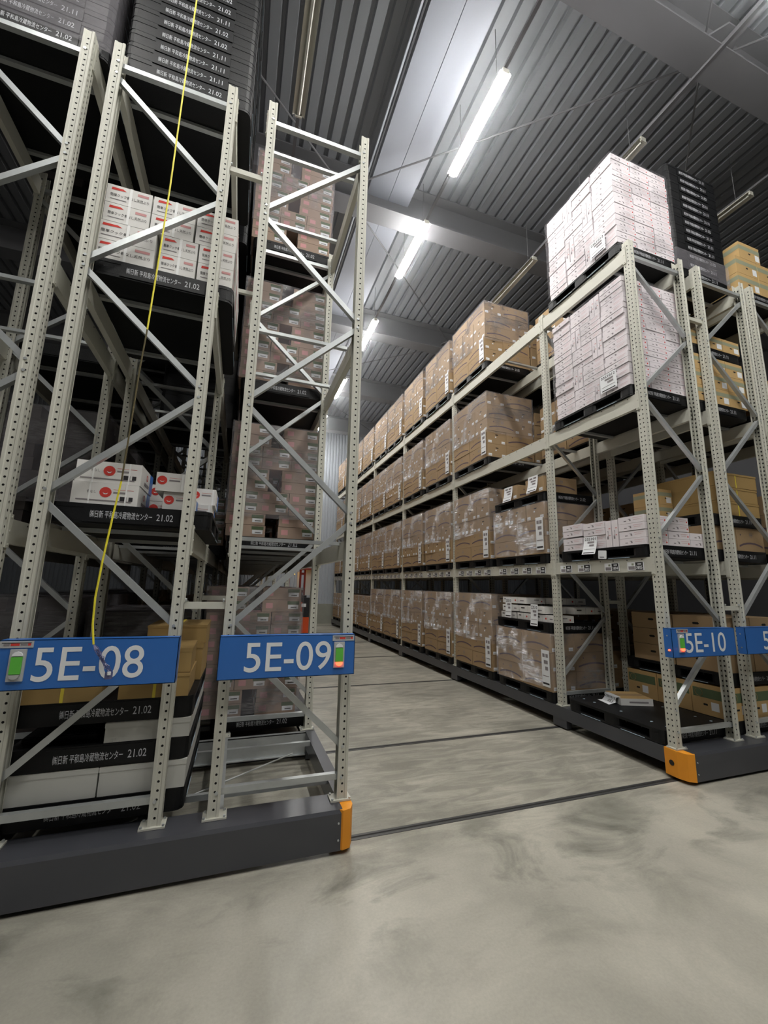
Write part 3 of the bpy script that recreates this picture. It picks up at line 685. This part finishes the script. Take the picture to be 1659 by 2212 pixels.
# --- rack 5E-10, second bay, near place
y = pallet_spots(1)[0]
pallet(4.245, y, LVZ[0], 'black pallet on the carriage of 5E-10, second bay, near place', '21.11')
brown_load(3.69, y, LVZ[0]+PH, 'three-high wrapped brown cartons under white flat boxes, 5E-10 second bay', 'PPP', True, None, 2)
pallet(4.245, y, 1.285, 'black pallet under white flat boxes in 5E-10 second bay', '21.11')
wl = cm('wlong', .40, .62, .10); ws = cm('wlong', .36, .42, .10)
for k, (bx, by, bz, me, rz, lb) in enumerate([(3.93, 2.86, 0, ws, 0, 'lowest far'), (3.93, 2.40, 0, ws, .02, 'lowest middle'), (3.94, 1.957, 0, ws, 0, 'lowest near'),
        (3.92, 2.80, .12, ws, .02, 'second-layer far'), (3.95, 2.25, .12, wl, -.01, 'second-layer middle'), (4.5, 2.0, .12, wl, PI/2, 'second-layer rear'),
        (3.98, 2.74, .25, wl, .03, 'top far'), (4.51, 2.40, .25, wl, PI/2, 'top rear'), (4.40, 2.9, 0, ws, 0, 'lowest rear')]):
    put('flat_carton', me, None, (bx, by, 1.433+bz), rz, '%s white flat carton on the upper pallet of 5E-10 second bay' % lb, 'carton', 'white flat cartons on the upper pallet')
for yy, zz in ((2.78, 1.50), (2.12, 1.42)):
    put('hanging_sheet', sheet_mesh(.17, .33, '23S10', .02), None, (3.70, yy, zz-.06), 0, 'white paper sheet hanging over %s flat white cartons' % ('far' if yy > 2.5 else 'near'), 'paper')
pallet(4.245, y, LVZ[1], 'black pallet on first beams of 5E-10, second bay, near place', '21.11')
brown_load(3.69, y, LVZ[1]+PH, 'three-high loosely wrapped brown cartons on first beams of 5E-10', 'PPQ', True, None, 4)
pallet(4.245, y, 3.314, 'black pallet carrying two brown cartons in 5E-10 second bay', '21.02')
bc = cm('brown', .44, .66, .25)
for bx, by, w in ((4.02, 2.64, 'far'), (4.02, 1.98, 'near')):
    put('single_carton', bc, None, (bx, by, 3.462), PI/2, '%s one of two lone brown cartons high on 5E-10 second bay' % w, 'carton', 'two lone brown cartons')
    put('hanging_sheet', sheet_mesh(.24, .27, None, .05), None, (3.685, by+.02, 3.445 if w == 'far' else 3.485), 0, 'white paper sheet on the %s lone brown carton' % w, 'paper')
# --- rack 5E-10, end bay
pallet(4.245, .118, LVZ[0], 'empty black pallet on the carriage in the end bay of 5E-10', '21.11')
m = MB(); m.box(-.21, .21, -.20, .20, 0, .085, M_wcard); m.box(-.205, .205, -.195, .195, .085, .087, M_tan); m.box(-.19, .19, -.05, .05, .087, .089, M_brown)
F = m.fmap('x-', .21, .2); m.disc(F, -.12, .045, .016, M_pblack, 8); F = m.fmap('y-', .21, .2); m.rect(F, -.1, .15, .03, .05, M_pgrey)
put('flat_carton', m.mesh('flat_carton'), None, (4.38, 1.12, LVZ[0]+PH), -.35, 'lone flat pale carton on the empty pallet of 5E-10', 'carton')
m = MB(); pts = [(-.02,.0),(-.022,-.03),(-.03,-.06),(-.07,-.083),(-.13,-.086)]; w = .26
m.add([(a, -w/2+.02*(k % 2), b) for k, (a, b) in enumerate(pts)]+[(a, w/2-.015*(k % 2), b) for k, (a, b) in enumerate(pts)], [(k, 5+k, 6+k, k+1) for k in range(4)], M_label)
m.add([(-.02,-w/2,0),(.05,-w/2,.004),(.05,w/2,.004),(-.02,w/2,0)], [(0,1,2,3)], M_label)
G = lambda u, v: (-.0245-v*.18 if v < .0 else -.0245, -u, v)
m.text(lambda u, v: (-.024-max(0, -v)*.15, -u, v), '23S1012', -.10, .11, -.035, -.004, M_pblack, .012); m.text(lambda u, v: (-.032-(-v-.04)*1.2, -u, v), '053', .0, .10, -.072, -.045, M_pblack, .012)
put('paper_slip', m.mesh('paper_slip'), None, (4.14, 1.17, LVZ[0]+PH+.088), -.25, 'curling white slip printed 23S1012 053 on the lone flat carton', 'paper')
pallet(4.245, .118, LVZ[1], 'black pallet on first beams in the end bay of 5E-10', '21.11')
cr = cm('rose', .36, .355, .085); cu = cm('rose', .36, .085, .34)
Z1 = LVZ[1]+PH
GRP = 'loose pale pink flat cartons on the end bay pallet'
ix = ('aisle side', 'middle', 'rear side')
def loose(me, xx, yy, zz, rz, lb): put('flat_carton', me, None, (xx, yy, zz), rz, lb, 'carton', GRP)
for i in range(3):
    xx = 3.88+i*.37
    for k in range(4):
        if i == 2 and k > 1: continue
        loose(cr, xx+J(.003), .29, Z1+.088*k+(.005 if k > 1 else 0), J(.01), 'pale pink flat carton in the near column, %s, %s from below' % (ix[i], ORD[k]))
        if i < 2 or k < 2: loose(cr, xx+J(.003), 1.24, Z1+.088*k+(.02 if k > 1 else 0), J(.01), 'pale pink flat carton in the far column, %s, %s from below' % (ix[i], ORD[k]))
        if k > 1 and i < 2: loose(cr, xx+J(.003), .855, Z1+.088*k, J(.01), 'pale pink flat carton in the centre column, %s, %s from below' % (ix[i], ORD[k]))
    if i < 2:
        for k in (0, 1): loose(cr, xx+.01, .86, Z1+.088*k, J(.02), 'pale pink flat carton in the centre column, %s, %s from below' % (ix[i], ORD[k]))
        for q, (yy, lb) in enumerate(((.525, 'near'), (.625, 'far'))): loose(cu, xx, yy, Z1, J(.01), 'pale pink carton standing on edge, %s one, %s' % (lb, ix[i]))
put('hanging_sheet', sheet_mesh(.21, .24, '23S101', .06), None, (3.688, .91, 2.40), .06, 'crumpled white sheet reading 23S101 hanging off the pink cartons', 'paper')
m = MB(); m.rprism(-.065, .065, -.055, .055, 0, .002, .012, M_label); m.box(-.04, .03, -.035, -.028, .002, .003, M_pblack)
put('round_card', m.mesh('card'), None, (3.683, .73, 2.385), 0, 'small white round-cornered card on the black pallet edge', 'card', rot=(PI/2, .08, -PI/2))
for lv, nm in ((2, 'second'), (3, 'top')):
    pallet(4.245, .118, LVZ[lv], 'black pallet on %s beams in the end bay of 5E-10' % nm, '21.11')
    rose_load(3.69, .118, LVZ[lv]+PH, 'tall wrapped stack of thin pale pink cartons, %s beams of 5E-10' % nm, 16 if lv == 3 else 20, 11+lv, 0, .0905 if lv == 3 else .0775)
    put('paper_label', sheet_mesh(.26, .24, '23S1012'), None, (3.668, .42, LVZ[lv]+PH+.04), 0, 'white sheet reading 23S1012 on the pink stack, %s beams' % nm, 'paper')

# --- rack 5E-11 (behind 5E-10)
X11 = 5.365
pallet(X11, .118, LVZ[0], 'lower black pallet on the carriage in the end bay of 5E-11', '21.11')
for i in range(3):
    for j in range(3):
        if i == 1 and j == 1: continue
        put('green_band_carton', cm('green', .355, .45, .36), None, (X11-.365+i*.365, .34+j*.46, LVZ[0]+PH), 0, 'tan carton with green band low in 5E-11, %s %s' % (('left', 'centre', 'right')[i], ('front', 'middle', 'rear')[j]), 'carton', 'green band cartons low in 5E-11')
pallet(X11, .118, .83, 'upper black pallet in the end bay of 5E-11 above green band cartons', '21.11')
m = MB(); m.box(-.26, .26, -.3, .3, 0, .65, M_brown)
for f in ('y-', 'x-'):
    F = m.fmap(f, .26, .3)
    for z in (.12, .33, .56): m.poly(F, [(-.045,z),(-.03,z-.012),(.03,z-.012),(.045,z),(.03,z+.016),(-.03,z+.016)], M_hole)
for z in (.217, .434): m.box(-.262, .262, -.302, .302, z-.002, z+.002, M_pblack)
bigc = m.mesh('handled_carton')
for i in range(2):
    for j in range(2): put('handled_carton', bigc, None, (X11-.27+i*.54, .43+j*.62, .978), 0, 'tall brown carton with three hand holes, %s %s of the 5E-11 pallet' % (('near', 'far')[j], ('left', 'right')[i]), 'carton', 'tall hand-hole cartons in 5E-11')
pallet(X11, .118, LVZ[1], 'lower black pallet on first beams of 5E-11 end bay', '21.11')
for i in range(2):
    for j in range(2): put('brown_carton', cm('brown', .50, .54, .31), None, (X11-.275+i*.55, .40+j*.52, Z1), PI/2, 'dark brown carton low on first beams of 5E-11, %s %s' % (('near', 'far')[j], ('left', 'right')[i]), 'carton', 'brown cartons low in 5E-11')
pallet(X11, .118, 2.79, 'upper black pallet on first beams of 5E-11 end bay', '21.11')
for k in range(3):
    m_ = cm('olive', .84, .98, .195)
    put('wide_carton', m_, None, (5.53+J(.01), .66, 2.94+k*.2), J(.02), 'wide ochre carton above the upper pallet of 5E-11, %s of three' % ORD[k] if k < 2 else 'wide ochre carton above the upper pallet of 5E-11, top of three', 'carton', 'wide ochre cartons')
for k in range(2): put('handled_carton', cm('tan', .24, .42, .22), None, (4.96, .95, 2.94+k*.223), 0, '%s small tan carton left of the wide ochre cartons' % ('lower', 'upper')[k], 'carton')
pallet(X11, .118, LVZ[2], 'lower black pallet on second beams of 5E-11 end bay', '21.11')
pallet(X11, .118, 5.19, 'upper black pallet on second beams of 5E-11 end bay', '21.11')
for k in range(4):
    zz = (LVZ[2]+PH+k*.232) if k < 3 else 5.337
    for i in range(3):
        for j in range(3):
            if i == 1 and j > 0: continue
            put('banded_carton', cm('tan', .358, .45, .228 if k < 3 else .2), None, (X11-.365+i*.365+J(.002), .34+j*.46, zz), J(.004), 'grey-green banded tan carton, %s layer, %s %s, second beams of 5E-11' % (('lowest', 'second', 'third', 'top')[k], ('left', 'centre', 'right')[i], ('front', 'middle', 'rear')[j]), 'carton', 'banded cartons on second beams of 5E-11')
def pallet_tower(x, n, rackn, dates, z0=LVZ[3]):
    for k in range(n):
        nm = ORD[k] if k < n-1 else 'topmost'
        o = pallet(x+J(.002), .122+J(.003), z0+k*PH, '%s black pallet in the tower above rack %s' % (nm, rackn), dates[k % len(dates)], full=(k in (0, n-1)), group='black pallets in the tower above rack '+rackn)
pallet_tower(X11, 13, '5E-11', ['21.11', '21.11', '21.02', '21.11'])
t = thing('film_wrap', 'crumpled clear film round the foot of the 5E-11 pallet tower', 'film', (X11, .122, LVZ[3])); put('stretch_wrap', wm(-.556, .556, -.008, 1.392, .085, .42, False, 9), t)
for i in range(1, 6):
    for s, y in enumerate(pallet_spots(i)):
        if i > 3: continue
        for lv in range(4):
            where = '%s of 5E-11, %s, %s' % (LVN[lv], BN[i], SN[s])
            if i == 1 and s == 0 and lv in (0, 1): lay = 'PP'
            else: lay = 'PPQQ'
            pallet(X11, y, LVZ[lv], 'black pallet %s' % where, '21.11', full=False)
            brown_load(X11-.512, y, LVZ[lv]+PH, 'unlit brown cartons %s' % where, lay, False, None, i, False)
# --- rack at the right edge
for k in range(4):
    for i in range(2): 
        for j in range(2): put('banded_carton', cm('tan', .50, .64, .29), None, (6.42+i*.52+(.12 if k == 2 else 0), .45+j*.66, LVZ[3]+PH+k*.295) if k < 2 or (k == 2 and i == 0) else (6.45+i*.52, .45+j*.66, LVZ[2]+PH+(k-2)*.295), 0,
                           'large taped tan carton, right edge rack, %s, %s %s' % (('top beams, lower layer', 'top beams, middle layer', 'top beams, upper layer' if i == 0 else 'second beams, lower layer', 'second beams, upper layer')[k], ('left', 'right')[i], ('front', 'rear')[j]), 'carton', 'large taped tan cartons at the right edge')
for lv in (0, 1, 2, 3): pallet(6.70, .118, LVZ[lv], 'black pallet %s of the rack right of 5E-11' % LVN[lv], '21.11')
for lv in (0, 1): brown_load(6.16, .118, LVZ[lv]+PH, 'brown cartons %s of the rack right of 5E-11' % LVN[lv], 'PPQ', False, None, 3, False)
for i in (1,):
    for s, y in enumerate(pallet_spots(i)):
        for lv in range(4):
            pallet(6.70, y, LVZ[lv], 'black pallet %s, right edge rack, second bay, %s' % (LVN[lv], SN[s]), None, full=False)
            brown_load(6.15, y, LVZ[lv]+PH, 'unlit cartons %s, right edge rack, second bay, %s' % (LVN[lv], SN[s]), 'PPQQ', False, None, 3, False)

# --- rack 5E-09: end bay empty, loads from the second bay on
X9 = -.38
for i in range(1, 6):
    for s, y in enumerate(pallet_spots(i)):
        for lv in range(4):
            where = '%s of 5E-09, %s, %s' % (LVN[lv], BN[i], SN[s])
            pallet(X9, y, LVZ[lv], 'black pallet %s' % where, '21.02' if lv % 2 == 0 else '21.02', full=(i == 1 and s == 0))
            if i == 1: rosy_load(X9-.545-(.16 if lv == 0 else .04), y, LVZ[lv]+PH, 'wrapped rosy brown cartons %s' % where, 10, None, lv)
            else: brown_load(X9-.555, y, LVZ[lv]+PH, 'unseen cartons blocking aisle light %s' % where, 'PPQQP', False, None, i, False)  # unseen loads beyond the second bay, added to block aisle light

# --- rack 5E-08 end bay
X8 = -1.55
# carriage level: pallet, grey cartons, pallet, cartons, pallet, ochre cartons
pallet(X8, .118, LVZ[0]+.03, 'lowest black pallet under grey white cartons in 5E-08')
fz = LVZ[0]+.03+PH+.002
for i, (xx, w) in enumerate(((-1.825, .535), (-1.28, .535))):
    for j in range(2): put('grey_carton', cm('foam', w, .66, .185), None, (xx, .455+j*.67, fz), 0, 'large grey white carton on the lowest pallet of 5E-08, %s %s' % (('left', 'right')[i], ('front', 'rear')[j]), 'carton', 'large grey white cartons low in 5E-08')
pz = fz+.188
pallet(X8, .118, pz, 'middle black pallet between grey white cartons in 5E-08')
fz = pz+PH+.002
for j in range(2): put('grey_carton', cm('foam', .535, .66, .13), None, (-1.28, .455+j*.67, fz), 0, 'flatter grey white carton on the middle pallet of 5E-08, %s' % ('front', 'rear')[j], 'carton', 'flatter grey white cartons')
put('grey_carton', cm('foam', .535, .66, .13), None, (-1.825, 1.10, fz), 0, 'grey white carton at the back left of the middle pallet', 'carton')
m = MB(); m.box(-.22, .22, -.2, .2, 0, .03, M_plastic); m.box(-.2, .2, -.18, .18, .03, .034, M_tdark); put('black_tray', m.mesh('tray'), None, (-1.84, .45, fz), 0, 'flat black tray in the dark gap left of a grey white carton', 'tray')
pz = fz+.133
pallet(X8, .118, pz, 'upper black pallet under ochre strapped cartons in 5E-08')
fz = pz+PH+.002
for (xx, yy, w, d, h, dz, lb) in ((-1.83, .36, .46, .50, .19, 0, 'left front'), (-1.27, .36, .45, .50, .16, 0, 'right front lower'), (-1.26, .36, .42, .48, .17, .163, 'right front upper'),
        (-1.25, .95, .50, .60, .30, 0, 'right rear lower'), (-1.22, .95, .46, .60, .15, .303, 'right rear upper'), (-1.80, .95, .46, .60, .2, 0, 'left rear')):
    put('strapped_carton', cm('olive', w, d, h), None, (xx, yy, fz+dz), J(.02), 'ochre carton with yellow strap, %s on the upper pallet of 5E-08' % lb, 'carton', 'ochre strapped cartons')
# first beams
pallet(X8, .118, LVZ[1], 'black pallet under red circle cartons on first beams of 5E-08')
cc = cm('circle', .43, .42, .165); cs = cm('circle', .215, .42, .15)
for (me, xx, yy, dz, lb) in ((cc, -1.755, .35, 0, 'lower left'), (cc, -1.75, .36, .168, 'upper left'), (cs, -1.27, .42, 0, 'lower right'), (cs, -1.33, .40, .153, 'upper right'),
        (cs, -1.15, .88, 0, 'lower right rear'), (cs, -1.13, .90, .153, 'upper right rear'), (cs, -1.46, .90, .0, 'lower middle rear'), (cs, -1.46, .90, .153, 'upper middle rear')):
    put('strapped_carton', me, None, (xx, yy, LVZ[1]+PH+dz), J(.01), 'white carton with red circle and straps, %s on first beams of 5E-08' % lb, 'carton', 'white cartons with red circles')
# second beams
pallet(X8, .118, LVZ[2], 'black pallet under white printed cartons on second beams of 5E-08')
cw = cm('cook', .335, .44, .172)
for k in range(4):
    xs = (-1.905, -1.555, -1.205) if k > 1 else (-1.90, -1.47, -1.165)
    for i, xx in enumerate(xs):
        me = cw if not (k < 2 and i == 0) else cm('cook', .44, .44, .172)
        if k < 2 and i == 1: me = cm('cook', .29, .44, .172)
        if k < 2 and i == 2: me = cm('cook', .29, .44, .172)
        if k < 2 and i == 0: xx = -1.865
        for j in range(3):
            put('printed_carton', me, None, (xx+(.0 if k < 2 else .02)+J(.003), .345+j*.46, LVZ[2]+PH+k*.176), J(.004), 'white printed carton, %s layer, %s %s, second beams of 5E-08' % (('lowest', 'second', 'third', 'top')[k], ('left', 'centre', 'right')[i], ('front', 'middle', 'rear')[j]), 'carton', 'white printed cartons on second beams of 5E-08')
pallet_tower(X8, 14, '5E-08', ['21.02', '21.11', '21.11', '21.11', '21.02', '21.02', '21.11', '21.02'])
# second bay of 5E-08
for s, y in enumerate(pallet_spots(1)):
    for lv in (0, 2, 3):
        if lv == 3 or (lv == 2 and s == 1):
            for k in range(8): pallet(X8, y, LVZ[lv]+k*PH, '%s black pallet of a pile %s of 5E-08, second bay, %s' % (ORD[k], LVN[lv], SN[s]), None, False)
pallet(X8-.06, pallet_spots(1)[0], LVZ[0], 'black pallet under wrapped cartons in the second bay of 5E-08'); rosy_load(X8-.665, pallet_spots(1)[0], LVZ[0]+PH, 'shade-darkened wrapped cartons on the carriage of 5E-08, second bay', 8, None, 2, 'dusk')
pallet(X8, pallet_spots(1)[1], LVZ[1], 'black pallet on first beams of 5E-08, second bay'); rosy_load(X8-.545, pallet_spots(1)[1], LVZ[1]+PH, 'wrapped cartons on first beams of 5E-08, second bay', 5, None, 3)
for i in (2, 3, 4, 5):
    for s, y in enumerate(pallet_spots(i)):
        for lv in (0, 3): pallet(X8, y, LVZ[lv], 'black pallet %s of 5E-08, %s, %s' % (LVN[lv], BN[i], SN[s]), None, False); brown_load(X8-.555, y, LVZ[lv]+PH, 'unlit cartons %s of 5E-08, %s, %s' % (LVN[lv], BN[i], SN[s]), 'PPQQ', False, None, 1, False)
# rack at the left edge
pallet_tower(-2.75, 9, 'at the left edge', ['21.02', '21.02', '21.11'])
t = thing('film_wrap', 'crinkled clear film round the pallet tower at the left edge', 'film', (-2.75, .122, LVZ[3])); put('stretch_wrap', wm(-.556, .556, -.008, 1.392, .085, 1.3, False, 9), t)
for i in (1, 2):
    for s, y in enumerate(pallet_spots(i)):
        for lv in (0, 1, 2, 3):
            pallet(-2.75, y, LVZ[lv], 'black pallet %s of the left edge rack, %s, %s' % (LVN[lv], BN[i], SN[s]), None, False)
            if lv != 2: rosy_load(-3.37, y, LVZ[lv]+PH, 'shade-darkened wrapped cartons %s of the left edge rack, %s, %s' % (LVN[lv], BN[i], SN[s]), 9, None, 1, 'dusk')

# ---------------- hanging rope ----------------
t = thing('hanging_rope', 'thin yellow rope hanging in front of sign 5E-08', 'rope', (-1.5, -.25, 9.5))
RP = [(-1.49,9.7),(-1.495,8.2),(-1.499,6.9),(-1.506,6.04),(-1.509,4.985),(-1.52,4.275),(-1.532,3.725),(-1.545,3.40),(-1.553,2.946),(-1.562,2.581),(-1.582,2.356),(-1.605,2.05),(-1.617,1.81),(-1.610,1.64),(-1.59,1.52)]
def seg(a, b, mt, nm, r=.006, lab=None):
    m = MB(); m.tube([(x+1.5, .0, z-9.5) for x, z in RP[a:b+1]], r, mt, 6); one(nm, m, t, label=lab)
seg(0, 6, M_yrope, 'upper_length', .0065); seg(6, 9, M_drope, 'shaded_length', .006, 'dark length of rope, shade painted into its colour'); seg(9, 14, M_yrope, 'lower_length', .0065)
m = MB(); R = random.Random(4)
for k in range(9):
    p = [(-.09, 0, -7.98)]
    for j in range(6): p.append((-.09+.018*(j+1)+R.uniform(-.012,.012), R.uniform(-.015,.015), -7.98-.028*(j+1)+R.uniform(-.01,.01)))
    m.tube(p, .0028, M_tag, 4)
m.rprism(-.005, .035, -.02, .02, -8.19, -8.15, .012, M_tag); m.rprism(.01, .03, -.024, -.015, -8.165, -8.145, .004, M_white, 1)
one('frayed_end', m, t, label='frayed dark blue plastic tuft')

# ---------------- reach truck at the far end ----------------
t = thing('reach_truck', 'orange reach truck parked deep in the aisle behind 5E-09', 'reach truck', (1.3, 12.9, 0))
m = MB(); m.prism([(-.15,.0),(-.05,-.12),(.7,-.12),(.8,.0),(.8,1.2),(-.15,1.2)], .12, .78, M_tor); m.box(-.15, .36, -.1, 1.2, .78, 1.25, M_tor); m.box(-.12, .78, .02, 1.2, .05, .12, M_tdark); one('body', m, t)
m = MB(); m.box(.32, .80, -.13, .3, .70, 1.42, M_tdark); m.box(.0, .5, .1, .6, 1.25, 1.5, M_tdark); m.box(.08, .30, .0, .35, 1.45, 1.72, M_tdark); one('operator_cab', m, t)
m = MB(); m.box(.28, .46, -.14, -.13, 1.08, 1.2, M_white); one('data_plate', m, t)
m = MB()
for x in (.26, .44): m.box(x, x+.07, .6, .72, .1, 2.55, M_tred)
for z in (.9, 1.6, 2.3): m.box(.26, .51, .62, .7, z, z+.09, M_tred)
one('mast', m, t)
m = MB(); m.box(.16, .24, .55, .6, 1.5, 2.4, M_foam); m.box(.5, .72, .55, .6, 1.5, 2.5, M_foam); one('guard_panel', m, t)
m = MB(); m.box(-.3, .8, .3, 1.1, 2.5, 2.56, M_tred)
for x in (-.2, .72): m.box(x, x+.05, .35, .4, 1.2, 2.5, M_tred)
one('overhead_guard', m, t)
m = MB(); m.tube([(-.06,.1,2.30),(-.06,.1,2.42)], [.06,.045], M_amber, 8); m.box(-.1, -.02, .06, .3, 2.27, 2.3, M_tdark); one('beacon', m, t, label='glowing amber beacon')
for x in (-.05, .62):
    m = MB(); m.tube([(x,.15,.12),(x+.1,.15,.12)], .12, M_rub, 12); one('wheel', m, t)
for x in (.05, .5):
    m = MB(); m.box(x, x+.1, 1.2, 2.2, .08, .12, M_tdark); one('fork', m, t)


# ---------------- cold mist hanging under the roof, above the stacks ----------------
mm = bpy.data.materials.new('cold_mist'); mm.use_nodes = True; nt = mm.node_tree; nt.nodes.clear()
vo = nt.nodes.new('ShaderNodeVolumeScatter'); vo.inputs['Density'].default_value = .034; vo.inputs['Anisotropy'].default_value = .55; vo.inputs['Color'].default_value = (.9, .94, 1, 1)
oo = nt.nodes.new('ShaderNodeOutputMaterial'); nt.links.new(vo.outputs[0], oo.inputs['Volume'])
m = MB(); m.box(-11.9, 15.9, -13.9, 17.8, 8.52, 10.2, mm); put('mist', m.mesh('mist'), label='thin cold mist glowing round the lit lamps under the roof', cat='mist', kind='stuff')
